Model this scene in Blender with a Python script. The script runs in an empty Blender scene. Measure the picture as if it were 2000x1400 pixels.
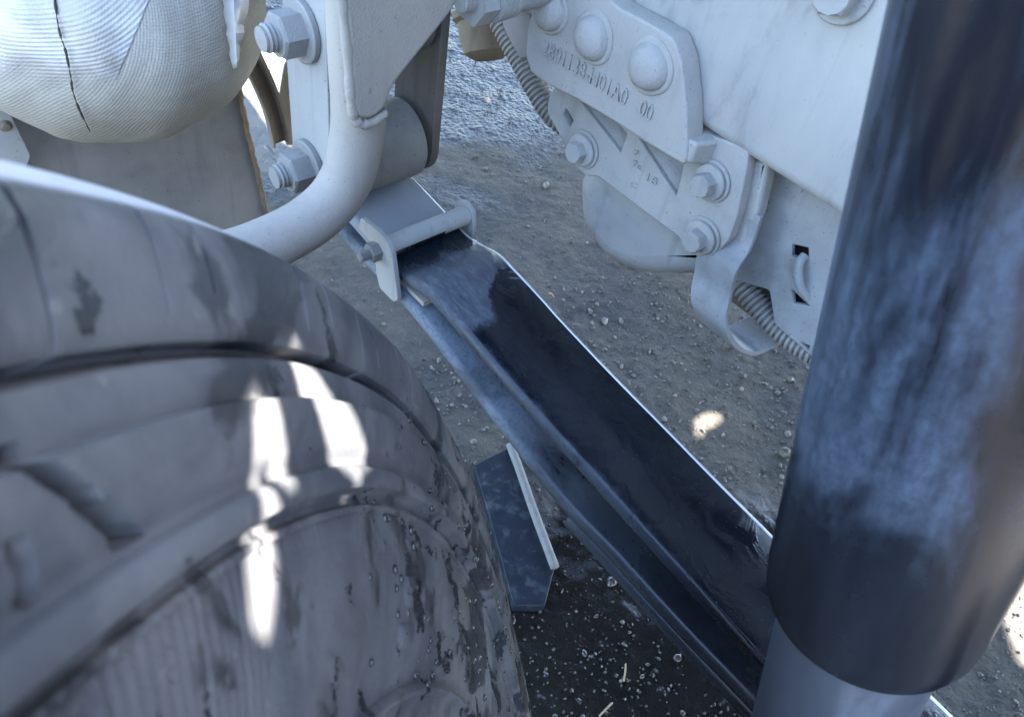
import bpy, bmesh, math, random
import numpy as np
from mathutils import Vector, Matrix

random.seed(7)
rng = np.random.default_rng(11)
sc = bpy.context.scene
COL = sc.collection

# ------------------------------------------------------------------ camera
# world: X = along the truck (away from the lens), Y = outboard (towards the wheel), Z = up
F = 1517.0                       # focal length in pixels of a 2000 px wide frame
CAMZ = 1.0
MW = np.array([[-0.65013443, -0.61867129, 0.4411021],
               [-0.74606825, 0.40983545, -0.52480193],
               [0.1439006, -0.67028407, -0.72801915]])   # camera (right, down, forward) -> world
cam_data = bpy.data.cameras.new("camera")
cam = bpy.data.objects.new("camera", cam_data)
COL.objects.link(cam)
cr, cd, cf = MW[:, 0], MW[:, 1], MW[:, 2]
cam.matrix_world = Matrix(((cr[0], -cd[0], -cf[0], 0), (cr[1], -cd[1], -cf[1], 0),
                           (cr[2], -cd[2], -cf[2], CAMZ), (0, 0, 0, 1)))
cam_data.sensor_fit = 'HORIZONTAL'
cam_data.sensor_width = 36.0
cam_data.lens = F / 2000 * 36
cam_data.clip_start = 0.01
cam_data.clip_end = 1000
cam_data.dof.use_dof = True
cam_data.dof.focus_distance = 0.66
cam_data.dof.aperture_fstop = 21.0
sc.camera = cam

# ------------------------------------------------------------------ sky and sun
SUN = np.array([-0.40, -0.45, 0.80]); SUN /= np.linalg.norm(SUN)
elev = math.asin(SUN[2]); az = math.atan2(SUN[0], SUN[1])
world = bpy.data.worlds.new("World"); sc.world = world; world.use_nodes = True
wn = world.node_tree
sky = wn.nodes.new('ShaderNodeTexSky'); sky.sky_type = 'NISHITA'; sky.sun_disc = False
sky.sun_elevation = elev; sky.sun_rotation = az
sky.air_density = 1.0; sky.dust_density = 0.8; sky.ozone_density = 1.8
bg = wn.nodes['Background']; bg.inputs['Strength'].default_value = 0.15
wn.links.new(sky.outputs[0], bg.inputs['Color'])
sl = bpy.data.lights.new("sun", 'SUN'); sl.energy = 5.0; sl.angle = math.radians(0.5); sl.color = (1, 0.97, 0.93)
so = bpy.data.objects.new("sun", sl); COL.objects.link(so)
so.rotation_euler = Vector(SUN).to_track_quat('Z', 'Y').to_euler()
so.location = (-2, -2, 4)
sc.view_settings.view_transform = 'Standard'
sc.view_settings.look = 'None'
sc.view_settings.exposure = 3.5
sc.view_settings.gamma = 1.0
sc.cycles.max_bounces = 5
sc.cycles.diffuse_bounces = 4
sc.cycles.glossy_bounces = 2
sc.cycles.caustics_reflective = False
sc.cycles.caustics_refractive = False
sc.cycles.use_denoising = True

# ------------------------------------------------------------------ helpers
O = np.array([0, 0, CAMZ])
def ray(x, y): return MW @ np.array([(x - 1000) / F, (y - 700) / F, 1.0])
def atX(x, y, v): r = ray(x, y); return O + r * (v / r[0])
def atY(x, y, v): r = ray(x, y); return O + r * (v / r[1])
def atZ(x, y, v): r = ray(x, y); return O + r * ((v - CAMZ) / r[2])
def atd(x, y, v): return O + ray(x, y) * v

def empty(name, loc):
    o = bpy.data.objects.new(name, None); COL.objects.link(o)
    o.empty_display_size = 0.02; o.location = loc
    return o
def tag(o, label=None, cat=None, group=None, kind=None):
    if label: o['label'] = label
    if cat: o['category'] = cat
    if group: o['group'] = group
    if kind: o['kind'] = kind
    return o
def link(name, me, mat, parent=None, smooth=35):
    if mat is not None:
        me.materials.clear(); me.materials.append(mat)
    if smooth:
        for p in me.polygons: p.use_smooth = True
        me.set_sharp_from_angle(angle=math.radians(smooth))
    o = bpy.data.objects.new(name, me); COL.objects.link(o)
    if parent is not None:
        o.parent = parent
        if parent.type == 'EMPTY': o.location = -parent.location
    return o
def mesh(name, v, f):
    me = bpy.data.meshes.new(name)
    me.from_pydata([tuple(map(float, p)) for p in v], [], f); me.update()
    bm = bmesh.new(); bm.from_mesh(me)
    bmesh.ops.recalc_face_normals(bm, faces=bm.faces); bm.to_mesh(me); bm.free()
    return me
def obj(name, vf, mat, parent=None, smooth=35):
    return link(name, mesh(name, *vf), mat, parent, smooth)
def join(*vfs):
    V, Fc = [], []
    for v, f in vfs:
        k = len(V); V += [tuple(p) for p in v]; Fc += [tuple(i + k for i in q) for q in f]
    return V, Fc

def frames(path):
    path = [np.array(p, float) for p in path]; n = len(path); out = []
    T = []
    for i in range(n):
        d = path[min(i + 1, n - 1)] - path[max(i - 1, 0)]
        T.append(d / np.linalg.norm(d))
    up = np.array([0, 0, 1.0]) if abs(T[0][2]) < 0.9 else np.array([1.0, 0, 0])
    u = np.cross(up, T[0]); u /= np.linalg.norm(u)
    for i in range(n):
        u = u - (u @ T[i]) * T[i]; u /= np.linalg.norm(u)
        out.append((path[i], u, np.cross(T[i], u)))
    return out
def smooth_path(pts, n=8):
    P = [np.array(p, float) for p in pts]; P = [2 * P[0] - P[1]] + P + [2 * P[-1] - P[-2]]; out = []
    for i in range(1, len(P) - 2):
        a, b, c, d = P[i - 1:i + 3]
        for k in range(n):
            t = k / n
            out.append(0.5 * (2 * b + (c - a) * t + (2 * a - 5 * b + 4 * c - d) * t * t + (3 * b - a - 3 * c + d) * t ** 3))
    out.append(P[-2]); return out
def tube(path, r, seg=24, caps=True):
    fr = frames(path); n = len(fr); rs = r if hasattr(r, '__len__') else [r] * n
    V, Fc = [], []
    for (p, u, w), q in zip(fr, rs):
        for k in range(seg):
            a = 2 * math.pi * k / seg; V.append(p + q * (math.cos(a) * u + math.sin(a) * w))
    for i in range(n - 1):
        for k in range(seg):
            k2 = (k + 1) % seg
            Fc.append((i * seg + k, i * seg + k2, (i + 1) * seg + k2, (i + 1) * seg + k))
    if caps:
        Fc.append(tuple(range(seg))); Fc.append(tuple(range((n - 1) * seg, n * seg)))
    return V, Fc
def basis(axis):
    n = np.array(axis, float); n /= np.linalg.norm(n)
    h = np.array([0, 0, 1.0]) if abs(n[2]) < 0.9 else np.array([1.0, 0, 0])
    t = np.cross(h, n); t /= np.linalg.norm(t)
    return n, t, np.cross(n, t)
def lathe(prof, org, axis, seg=48, fn=None, closed=False, ang=None):
    """prof: list of (radius, offset along axis)"""
    n, t, b = basis(axis) if not isinstance(axis, tuple) or len(axis) != 3 or not hasattr(axis[0], '__len__') else axis
    org = np.array(org, float); V, Fc = [], []
    if ang is not None: seg = len(ang)
    for k in range(seg):
        th = 2 * math.pi * k / seg if ang is None else ang[k]
        d = math.cos(th) * t + math.sin(th) * b
        for j, (r, a) in enumerate(prof):
            if fn: r, a = fn(r, a, k, th)
            V.append(org + n * a + d * r)
    m = len(prof)
    for k in range(seg):
        k2 = (k + 1) % seg
        for j in range(m - 1):
            Fc.append((k * m + j, k * m + j + 1, k2 * m + j + 1, k2 * m + j))
        if closed: Fc.append((k * m + m - 1, k * m, k2 * m, k2 * m + m - 1))
    if not closed:
        for j in (0, m - 1):
            if prof[j][0] > 1e-5: Fc.append(tuple(k * m + j for k in range(seg)))
    return V, Fc
def box(c, s, R=None):
    c = np.array(c, float); V = []
    for x in (-1, 1):
        for y in (-1, 1):
            for z in (-1, 1):
                p = np.array([x * s[0] / 2, y * s[1] / 2, z * s[2] / 2])
                if R is not None: p = R @ p
                V.append(c + p)
    return V, [(0, 1, 3, 2), (4, 6, 7, 5), (0, 4, 5, 1), (2, 3, 7, 6), (0, 2, 6, 4), (1, 5, 7, 3)]
def bevel(o, w, n=2, lim=40):
    m = o.modifiers.new('bevel', 'BEVEL'); m.width = w; m.segments = n; m.limit_method = 'ANGLE'; m.angle_limit = math.radians(lim)
    return o
def fillet(poly, r, n=4):
    P = [np.array(p, float) for p in poly]; out = []; N = len(P)
    for i in range(N):
        ri = r[i] if hasattr(r, '__len__') else r
        a, b, c = P[i - 1], P[i], P[(i + 1) % N]
        la, lc = np.linalg.norm(a - b), np.linalg.norm(c - b)
        d = min(ri, la * 0.45, lc * 0.45)
        if d < 1e-5: out.append(b); continue
        p0 = b + (a - b) / la * d; p1 = b + (c - b) / lc * d
        for k in range(n + 1):
            t = k / n; out.append((1 - t) ** 2 * p0 + 2 * t * (1 - t) * b + t * t * p1)
    return out
def plate(name, outline, frame, th, mat, parent=None, holes=(), bev=0.001, rad=0.003, smooth=35, bres=2):
    """2-D outline (with holes) extruded; frame = (origin, u, v) with the sheet centred on the plane"""
    cu = bpy.data.curves.new(name, 'CURVE'); cu.dimensions = '2D'; cu.fill_mode = 'BOTH'
    def spl(poly, r):
        pts = fillet(poly, r) if r else [np.array(p, float) for p in poly]
        s = cu.splines.new('POLY'); s.points.add(len(pts) - 1); s.use_cyclic_u = True
        for q, p in zip(s.points, pts): q.co = (p[0], p[1], 0, 1)
    spl(outline, rad)
    for h in holes: spl(h, min(rad, 0.001))
    cu.extrude = max(th / 2 - bev, 0.0002); cu.bevel_depth = bev; cu.bevel_resolution = bres; cu.offset = -bev
    o = bpy.data.objects.new(name + '_tmp', cu); COL.objects.link(o)
    dg = bpy.context.evaluated_depsgraph_get()
    me = bpy.data.meshes.new_from_object(o.evaluated_get(dg))
    bpy.data.objects.remove(o); bpy.data.curves.remove(cu); me.name = name
    org, u, v = [Vector(map(float, q)) for q in frame]; n = u.cross(v)
    me.transform(Matrix(((u.x, v.x, n.x, org.x), (u.y, v.y, n.y, org.y), (u.z, v.z, n.z, org.z), (0, 0, 0, 1))))
    return link(name, me, mat, parent, smooth)
def plateY(name, px, Yf, th, mat, parent=None, holes=(), **k):
    """sheet standing along the truck; its outboard face lies at Y = Yf"""
    conv = lambda L: [atY(x, y, Yf)[[0, 2]] for x, y in L]
    return plate(name, conv(px), ((0, Yf - th / 2, 0), (1, 0, 0), (0, 0, 1)), th, mat, parent, [conv(h) for h in holes], **k)
def plateX(name, px, Xf, th, mat, parent=None, holes=(), **k):
    """sheet standing across the truck; its near face lies at X = Xf"""
    conv = lambda L: [atX(x, y, Xf)[[1, 2]] for x, y in L]
    return plate(name, conv(px), ((Xf + th / 2, 0, 0), (0, 1, 0), (0, 0, 1)), th, mat, parent, [conv(h) for h in holes], **k)
def hexa(c, axis, af, h, mat_rot=0.3, cham=0.12):
    """hexagonal head or nut standing on c along axis, with a turned chamfer"""
    n, t, b = basis(axis); R = af / math.sqrt(3); V, Fc = [], []
    lev = [(1.0, 0.0), (1.0, h * (1 - cham)), (0.88, h)]
    for s, z in lev:
        for k in range(12):
            a = mat_rot + k * math.pi / 6
            rr = R if k % 2 == 0 else R * math.cos(math.pi / 6)
            if s < 1: rr = R * 0.86
            V.append(np.array(c) + n * z + rr * (math.cos(a) * t + math.sin(a) * b))
    for i in range(2):
        for k in range(12):
            k2 = (k + 1) % 12; Fc.append((i * 12 + k, i * 12 + k2, (i + 1) * 12 + k2, (i + 1) * 12 + k))
    Fc.append(tuple(range(12))); Fc.append(tuple(range(24, 36)))
    return V, Fc
def threads(c, axis, r, l, pitch=0.0022, depth=0.0011):
    prof = [(0.0, 0.0), (r - depth, 0.0)]; z = 0.0
    while z + pitch < l:
        prof += [(r - depth, z + pitch * 0.1), (r, z + pitch * 0.45), (r, z + pitch * 0.6)]; z += pitch
    prof += [(r - depth, z), (r - depth, l), (0, l + 0.0006)]
    return lathe(prof, c, axis, 28)

# ------------------------------------------------------------------ materials
def nmat(name):
    m = bpy.data.materials.new(name); m.use_nodes = True
    return m, m.node_tree, m.node_tree.nodes['Principled BSDF']
class NT:
    def __init__(s, t): s.t = t
    def n(s, typ, **k):
        x = s.t.nodes.new(typ)
        for a, v in k.items(): setattr(x, a, v)
        return x
    def put(s, sock, v):
        if isinstance(v, bpy.types.NodeSocket): s.t.links.new(v, sock)
        else: sock.default_value = v
    def coord(s, kind='Object', scale=(1, 1, 1), loc=(0, 0, 0), rot=(0, 0, 0)):
        c = s.n('ShaderNodeTexCoord'); m = s.n('ShaderNodeMapping')
        m.inputs['Scale'].default_value = scale; m.inputs['Location'].default_value = loc; m.inputs['Rotation'].default_value = rot
        s.t.links.new(c.outputs[kind], m.inputs[0]); return m.outputs[0]
    def noise(s, vec, scale, detail=4, rough=0.55, dist=0.0):
        x = s.n('ShaderNodeTexNoise'); s.put(x.inputs['Vector'], vec)
        x.inputs['Scale'].default_value = scale; x.inputs['Detail'].default_value = detail
        x.inputs['Roughness'].default_value = rough; x.inputs['Distortion'].default_value = dist
        return x.outputs['Fac']
    def voro(s, vec, scale, feature='F1'):
        x = s.n('ShaderNodeTexVoronoi', feature=feature); s.put(x.inputs['Vector'], vec); x.inputs['Scale'].default_value = scale
        return x.outputs['Distance']
    def ramp(s, f, a, b):
        x = s.n('ShaderNodeMapRange'); x.interpolation_type = 'SMOOTHSTEP'; s.put(x.inputs[0], f)
        x.inputs[1].default_value = a; x.inputs[2].default_value = b; return x.outputs[0]
    def math(s, op, a, b=0.0, c=0.0):
        x = s.n('ShaderNodeMath', operation=op); s.put(x.inputs[0], a); s.put(x.inputs[1], b); s.put(x.inputs[2], c); return x.outputs[0]
    def mix(s, f, a, b):
        x = s.n('ShaderNodeMix', data_type='RGBA'); s.put(x.inputs[0], f)
        for i, v in ((6, a), (7, b)):
            s.put(x.inputs[i], v if isinstance(v, bpy.types.NodeSocket) else (*v, 1))
        return x.outputs[2]
    def mixf(s, f, a, b):
        x = s.n('ShaderNodeMix', data_type='FLOAT'); s.put(x.inputs[0], f); s.put(x.inputs[2], a); s.put(x.inputs[3], b); return x.outputs[0]
    def bump(s, h, strength, dist, prev=None):
        x = s.n('ShaderNodeBump'); x.inputs['Strength'].default_value = strength; x.inputs['Distance'].default_value = dist
        s.put(x.inputs['Height'], h)
        if prev is not None: s.t.links.new(prev, x.inputs['Normal'])
        return x.outputs[0]
    def sep(s, vec):
        x = s.n('ShaderNodeSeparateXYZ'); s.put(x.inputs[0], vec); return x.outputs

def dusty(name, a, b, dark=(0.10, 0.10, 0.10), specks=0.5, rough=0.82, streak=(1, 1, 1), bstr=0.25, stain=0.35, scale=1.0):
    """sheet metal or castings under a film of pale road dust"""
    a = (a[0], a[1] * 0.965, a[2] * 0.90); b = (b[0], b[1] * 0.965, b[2] * 0.90)
    m, t, p = nmat(name); k = NT(t)
    v = k.coord(scale=streak)
    big = k.noise(v, 9 * scale, 3, 0.6); mid = k.noise(v, 55 * scale, 3, 0.65); fine = k.noise(k.coord(), 600, 1, 0.6)
    c = k.mix(k.ramp(big, 0.3, 0.7), a, b)
    wear = k.math('MULTIPLY', k.ramp(k.math('ADD', k.math('MULTIPLY', big, 0.5), k.math('MULTIPLY', mid, 0.5)), 0.50, 0.68), stain)
    c = k.mix(wear, c, tuple(0.55 * x for x in a))
    run = k.noise(k.coord(scale=(70, 70, 5)), 1.0, 2, 0.6)
    c = k.mix(k.math('MULTIPLY', k.ramp(run, 0.55, 0.75), 0.34 * min(1, stain * 2.5)), c, tuple(0.62 * x for x in b))
    sp = k.math('MULTIPLY', k.ramp(k.noise(k.coord(loc=(3, 1, 2)), 420, 0, 0.5), 0.78, 0.83), specks)
    sp2 = k.math('MULTIPLY', k.ramp(k.noise(k.coord(loc=(1, 5, 2)), 150, 1, 0.5), 0.77, 0.82), specks)
    c = k.mix(k.math('MAXIMUM', sp, sp2), c, dark)
    k.put(p.inputs['Base Color'], c); k.put(p.inputs['Roughness'], k.mixf(fine, rough - 0.1, min(1, rough + 0.1)))
    p.inputs['Specular IOR Level'].default_value = 0.35
    n = k.bump(mid, bstr * 0.6, 0.002); n = k.bump(fine, min(1, bstr * 1.6), 0.0007, n); k.put(p.inputs['Normal'], n)
    return m

M_rail = dusty('dusty_rail_paint', (0.45, 0.45, 0.445), (0.37, 0.38, 0.39), specks=0.2, streak=(1.5, 1, 0.6), stain=0.6)
M_cast = dusty('dusty_casting', (0.43, 0.425, 0.42), (0.37, 0.37, 0.37), specks=0.4, bstr=0.5, stain=0.25)
M_low = dusty('dusty_lower_bracket', (0.42, 0.42, 0.42), (0.34, 0.345, 0.35), specks=0.5, bstr=0.45, stain=0.4)
M_slot = dusty('dusty_slotted_plate', (0.39, 0.40, 0.41), (0.28, 0.30, 0.33), dark=(0.05, 0.06, 0.08), specks=0.5, stain=0.6)
M_pipe = dusty('dusty_pipe', (0.37, 0.345, 0.315), (0.33, 0.31, 0.29), specks=0.35, bstr=0.3, stain=0.2)
M_shack = dusty('dusty_shackle', (0.36, 0.365, 0.365), (0.28, 0.29, 0.30), specks=0.5, streak=(1, 1, 0.3), stain=0.4)
M_bolt = dusty('dusty_bolt', (0.27, 0.27, 0.27), (0.20, 0.205, 0.21), specks=0.4, rough=0.7, bstr=0.4)
M_boltl = dusty('pale_bolt', (0.40, 0.405, 0.41), (0.32, 0.325, 0.33), specks=0.3, rough=0.75, bstr=0.3)
M_panel = dusty('grey_splash_sheet', (0.200, 0.198, 0.200), (0.145, 0.148, 0.156), dark=(0.05, 0.05, 0.05), specks=0.7, rough=0.75, stain=0.4)
M_brown = dusty('brown_dusty_metal', (0.20, 0.165, 0.125), (0.13, 0.11, 0.085), dark=(0.03, 0.03, 0.03), specks=0.9, stain=0.6)
M_dark = dusty('dark_greasy_casting', (0.14, 0.125, 0.105), (0.08, 0.075, 0.07), dark=(0.02, 0.02, 0.02), specks=0.6, stain=0.6)
M_conduit = dusty('grey_conduit', (0.34, 0.335, 0.33), (0.27, 0.27, 0.27), specks=0.2, rough=0.7)
M_rust = dusty('rusty_edge', (0.22, 0.165, 0.11), (0.14, 0.105, 0.075), dark=(0.04, 0.025, 0.015), specks=0.8, bstr=0.8, stain=0.6, scale=4)
M_shade = dusty('shade_panel_paint', (0.06, 0.06, 0.062), (0.045, 0.045, 0.045))  # dark paint of the unseen light-blocking panels

def black_paint():
    """wet black spring paint: dust film left dry near the clip, water film further down"""
    m, t, p = nmat('wet_black_spring_paint'); k = NT(t)
    v = k.coord(); xyz = k.sep(v)
    warp = k.noise(v, 28, 4, 0.6)
    warp2 = k.noise(k.coord(loc=(4, 2, 1)), 70, 3, 0.6)
    x = k.math('ADD', xyz[0], k.math('MULTIPLY', k.math('SUBTRACT', warp, 0.5), 0.045))
    y = k.math('ADD', xyz[1], k.math('MULTIPLY', k.math('SUBTRACT', warp2, 0.5), 0.012))
    def band(s, a, b, e):
        return k.math('MULTIPLY', k.ramp(s, a - e, a + e), k.math('SUBTRACT', 1.0, k.ramp(s, b - e, b + e)))
    # dry dust tongue on the outboard half just below the clip, narrowing towards the lens
    edge = k.math('ADD', -0.3955, k.math('MULTIPLY', k.math('ABSOLUTE', k.math('SUBTRACT', x, 0.385)), 0.78))
    tongue = k.math('MULTIPLY', band(x, 0.307, 0.386, 0.012), k.ramp(k.math('SUBTRACT', y, edge), -0.003, 0.006))
    # pale streak along the outboard rounded edge: sky reflection painted in
    side = k.math('MULTIPLY', k.ramp(y, -0.312, -0.304), k.math('MULTIPLY', k.ramp(xyz[0], 0.02, 0.16), k.ramp(warp, 0.2, 0.45)))
    far = k.ramp(xyz[0], 0.412, 0.418)        # the leaf beyond the clip never got wet
    grain = k.noise(k.coord(scale=(0.5, 1.6, 1), rot=(0, 0, 0.5)), 120, 5, 0.72, 0.6)
    dust = k.math('MAXIMUM', k.math('MULTIPLY', tongue, k.mixf(k.ramp(grain, 0.3, 0.7), 0.16, 0.52)), k.math('MULTIPLY', side, 0.16))  # dry dust tongue plus the painted sky streak (side)
    dust = k.math('MAXIMUM', dust, far)
    sparse = k.math('MULTIPLY', k.ramp(k.noise(k.coord(loc=(8, 1, 0)), 520, 2, 0.5), 0.70, 0.78), 0.25)
    film = k.math('MULTIPLY', k.ramp(k.noise(k.coord(loc=(2, 7, 1)), 16, 5, 0.6, 0.6), 0.5, 0.62), 0.015)
    dust = k.math('MAXIMUM', dust, k.math('MAXIMUM', sparse, film))
    base = k.mix(k.noise(v, 20), (0.004, 0.006, 0.010), (0.007, 0.010, 0.017))
    dc = k.mix(far, (0.22, 0.25, 0.29), (0.24, 0.25, 0.265))
    c = k.mix(dust, base, dc)
    k.put(p.inputs['Base Color'], c)
    p.inputs['Specular IOR Level'].default_value = 0.36
    wetp = k.ramp(k.noise(k.coord(loc=(1, 3, 3)), 32, 5, 0.65, 0.8), 0.43, 0.58)
    rw = k.mixf(wetp, 0.30, 0.09)
    k.put(p.inputs['Roughness'], k.mixf(k.ramp(dust, 0.05, 0.4), rw, 0.85))
    n = k.bump(k.noise(v, 900, 2), 0.12, 0.0005); n = k.bump(wetp, 0.2, 0.0006, n); n = k.bump(dust, 0.25, 0.0006, n)
    k.put(p.inputs['Normal'], n)
    return m
M_spring = black_paint()

def wet_black(name, base=(0.010, 0.012, 0.016), dustc=(0.20, 0.23, 0.27), amt=0.5, sc_=(1, 1, 1), rough=(0.12, 0.35), lo=0.52, hi=0.66, nscale=18, xfade=None):
    m, t, p = nmat(name); k = NT(t); v = k.coord(scale=sc_)
    big = k.noise(v, nscale, 5, 0.6, 0.5); fine = k.noise(k.coord(), 300, 4, 0.65)
    d = k.math('MULTIPLY', k.ramp(big, lo, hi), k.math('MULTIPLY', k.ramp(fine, 0.0, 0.6), amt))
    if xfade: d = k.math('MINIMUM', k.math('ADD', k.math('MULTIPLY', d, k.ramp(k.sep(k.coord())[0], *xfade)), k.math('MULTIPLY', d, 0.12)), 1.0)
    k.put(p.inputs['Base Color'], k.mix(d, base, dustc))
    k.put(p.inputs['Roughness'], k.mixf(k.ramp(d, 0.02, 0.3), k.mixf(big, rough[0], rough[1]), 0.8))
    n = k.bump(big, 0.2, 0.002); n = k.bump(fine, 0.15, 0.0006, n); k.put(p.inputs['Normal'], n)
    return m
M_leaf2 = wet_black('dusty_black_lower_leaf', amt=0.75, sc_=(0.5, 1, 1), lo=0.30, hi=0.62, xfade=(0.13, 0.33))
M_clipdark = wet_black('black_clip', amt=0.4)

def shock_paint():
    """black enamel under pale dust that water has washed off below a wavy line; local Z runs up the tube"""
    m, t, p = nmat('black_shock_paint'); k = NT(t); v = k.coord(); z = k.sep(v)[2]
    st = k.noise(k.coord(scale=(1, 1, 0.15)), 36, 4, 0.62, 0.4); big = k.noise(k.coord(loc=(2.3, 3.1, 1), scale=(1, 1, 0.4)), 17, 4, 0.65, 0.6)
    fine = k.noise(k.coord(scale=(1, 1, 0.7)), 260, 3, 0.75)
    zz = k.math('ADD', z, k.math('MULTIPLY', k.math('SUBTRACT', big, 0.5), 0.16))
    up = k.ramp(zz, 0.075, 0.115)
    s = k.math('ADD', k.math('MULTIPLY', st, 0.65), k.math('MULTIPLY', big, 0.35))
    d = k.math('MULTIPLY', k.ramp(s, 0.43, 0.62), k.mixf(k.ramp(fine, 0.3, 0.7), 0.6, 1.0))
    d = k.math('MULTIPLY', d, k.mixf(up, 0.10, 0.85))
    k.put(p.inputs['Base Color'], k.mix(d, (0.006, 0.008, 0.013), (0.095, 0.13, 0.185)))
    k.put(p.inputs['Roughness'], k.mixf(d, 0.24, 0.6))
    k.put(p.inputs['Normal'], k.bump(fine, 0.1, 0.001))
    return m
M_shock = shock_paint()
M_shocktube = wet_black('grey_shock_tube', base=(0.085, 0.10, 0.125), dustc=(0.27, 0.29, 0.32), amt=0.8, sc_=(1, 1, 0.4), rough=(0.3, 0.5), lo=0.4, hi=0.7)

def rubber():
    m, t, p = nmat('dusty_tyre_rubber'); k = NT(t); v = k.coord()
    big = k.noise(v, 17, 4, 0.65, 0.4); mid = k.noise(k.coord(scale=(1, 1, 0.45)), 60, 5, 0.65, 0.4); fine = k.noise(v, 500, 3, 0.6)
    dustc = k.mix(k.ramp(big, 0.35, 0.65), (0.135, 0.130, 0.126), (0.060, 0.061, 0.065))
    zz = k.sep(v)[2]
    lowwet = k.math('MULTIPLY', k.math('SUBTRACT', 1.0, k.ramp(zz, 0.58, 0.86)), 0.075)   # splashed wet towards the ground
    wet = k.ramp(k.math('ADD', mid, lowwet), 0.62, 0.655)
    wet2 = k.math('MULTIPLY', k.ramp(k.math('ADD', k.noise(k.coord(loc=(5, 2, 7)), 22, 4, 0.6, 0.5), lowwet), 0.57, 0.64), 0.85)
    w = k.math('MAXIMUM', wet, wet2)
    # pale band on the running surface: skylight painted into the dusty tread
    xyz = k.sep(v); wn_ = (-math.sin(0.697) * math.cos(0.2845), -math.cos(0.697) * math.cos(0.2845), math.sin(0.2845)); off = sum(a_ * b_ for a_, b_ in zip(wn_, (-0.218, 0.117, 0.57)))
    ax_ = k.math('ADD', k.math('ADD', k.math('MULTIPLY', xyz[0], wn_[0]), k.math('MULTIPLY', xyz[1], wn_[1])), k.math('SUBTRACT', k.math('MULTIPLY', xyz[2], wn_[2]), off))
    tread = k.math('SUBTRACT', 1.0, k.ramp(k.math('ADD', ax_, k.math('MULTIPLY', k.math('SUBTRACT', mid, 0.5), 0.002)), -0.0045, -0.0015))
    dn = k.n('ShaderNodeVectorMath', operation='DISTANCE'); k.put(dn.inputs[0], v); dn.inputs[1].default_value = (-0.218, 0.117, 0.57); rad_ = dn.outputs['Value']
    tread = k.math('MULTIPLY', tread, k.ramp(rad_, 0.494, 0.499))
    dustc = k.mix(k.math('MULTIPLY', tread, k.ramp(ax_, -0.10, -0.02)), dustc, (0.42, 0.41, 0.40))
    w = k.math('MULTIPLY', w, k.math('SUBTRACT', 1.0, tread))
    # dark scuffed rim just inside the tread edge
    scuff = k.math('MULTIPLY', k.math('MULTIPLY', k.ramp(ax_, -0.0030, -0.0008), k.math('SUBTRACT', 1.0, k.ramp(ax_, 0.0016, 0.0032))), k.math('MULTIPLY', k.ramp(big, 0.42, 0.60), k.ramp(rad_, 0.480, 0.488)))
    w = k.math('MAXIMUM', w, k.math('MULTIPLY', scuff, 0.8))
    c = k.mix(k.math('MULTIPLY', w, 0.85), dustc, (0.020, 0.021, 0.024))
    c = k.mix(k.math('MULTIPLY', k.ramp(k.noise(k.coord(loc=(9, 9, 1)), 130, 2), 0.68, 0.73), 0.5), c, (0.20, 0.185, 0.17))
    k.put(p.inputs['Base Color'], c)
    k.put(p.inputs['Roughness'], k.mixf(w, 0.75, 0.22))
    n = k.bump(mid, 0.3, 0.002); n = k.bump(fine, 0.4, 0.0006, n); k.put(p.inputs['Normal'], n)
    return m
M_rubber = rubber()

def wrap_cloth():
    """woven glass-fibre heat wrap; silvery on one side of a cut line, beige on the other"""
    m, t, p = nmat('woven_heat_wrap'); k = NT(t)
    s = k.sep(k.coord('UV'))
    a = k.math('SINE', k.math('MULTIPLY', s[0], 2 * math.pi * 190)); b = k.math('SINE', k.math('MULTIPLY', s[1], 2 * math.pi * 120))
    wv = k.math('MULTIPLY', a, b)
    rib = k.math('ADD', k.math('MULTIPLY', b, 0.7), k.math('MULTIPLY', wv, 0.3))
    big = k.noise(k.coord(), 14, 3, 0.6); fine = k.noise(k.coord(), 260, 2, 0.6)
    # cut line: a plane through the cloth
    v = k.sep(k.coord())
    q0, q1 = atd(292, 0, 0.6), atd(232, 150, 0.6); nn = np.cross(q0 - O, q1 - O); nn /= np.linalg.norm(nn)
    if nn @ (atd(100, 60, 0.6) - O) < 0: nn = -nn
    dd = k.math('ADD', k.math('ADD', k.math('MULTIPLY', v[0], nn[0]), k.math('MULTIPLY', v[1], nn[1])), k.math('ADD', k.math('MULTIPLY', v[2], nn[2]), -float(nn @ O)))
    dd = k.math('ADD', dd, k.math('MULTIPLY', k.math('SUBTRACT', k.noise(k.coord(), 25, 2), 0.5), 0.003))
    low = k.math('ADD', v[2], k.math('MULTIPLY', k.math('SUBTRACT', big, 0.5), 0.06))
    zlow = float(atd(200, 180, 0.6)[2])
    mask = k.math('MULTIPLY', k.ramp(dd, -0.0006, 0.0012), k.ramp(low, zlow - 0.012, zlow + 0.012))
    c = k.mix(k.ramp(big, 0.3, 0.7), (0.40, 0.368, 0.315), (0.34, 0.31, 0.255))
    c = k.mix(k.math('MULTIPLY', k.ramp(wv, 0.1, 0.9), 0.20), c, (0.20, 0.18, 0.145))
    f = k.mix(k.ramp(k.noise(k.coord(loc=(3, 1, 1)), 26, 3), 0.4, 0.62), (0.47, 0.46, 0.44), (0.36, 0.335, 0.30))
    f = k.mix(k.math('MULTIPLY', k.ramp(rib, 0.4, -0.6), 0.16), f, (0.24, 0.22, 0.20))
    k.put(p.inputs['Base Color'], k.mix(mask, c, f)); k.put(p.inputs['Roughness'], k.mixf(mask, 0.75, 0.48)); k.put(p.inputs['Metallic'], k.math('MULTIPLY', mask, 0.25))
    h = k.mixf(mask, wv, rib)
    n = k.bump(h, 0.22, 0.0009); n = k.bump(fine, 0.25, 0.0012, n); n = k.bump(mask, 0.6, 0.0016, n); k.put(p.inputs['Normal'], n)
    return m
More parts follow.
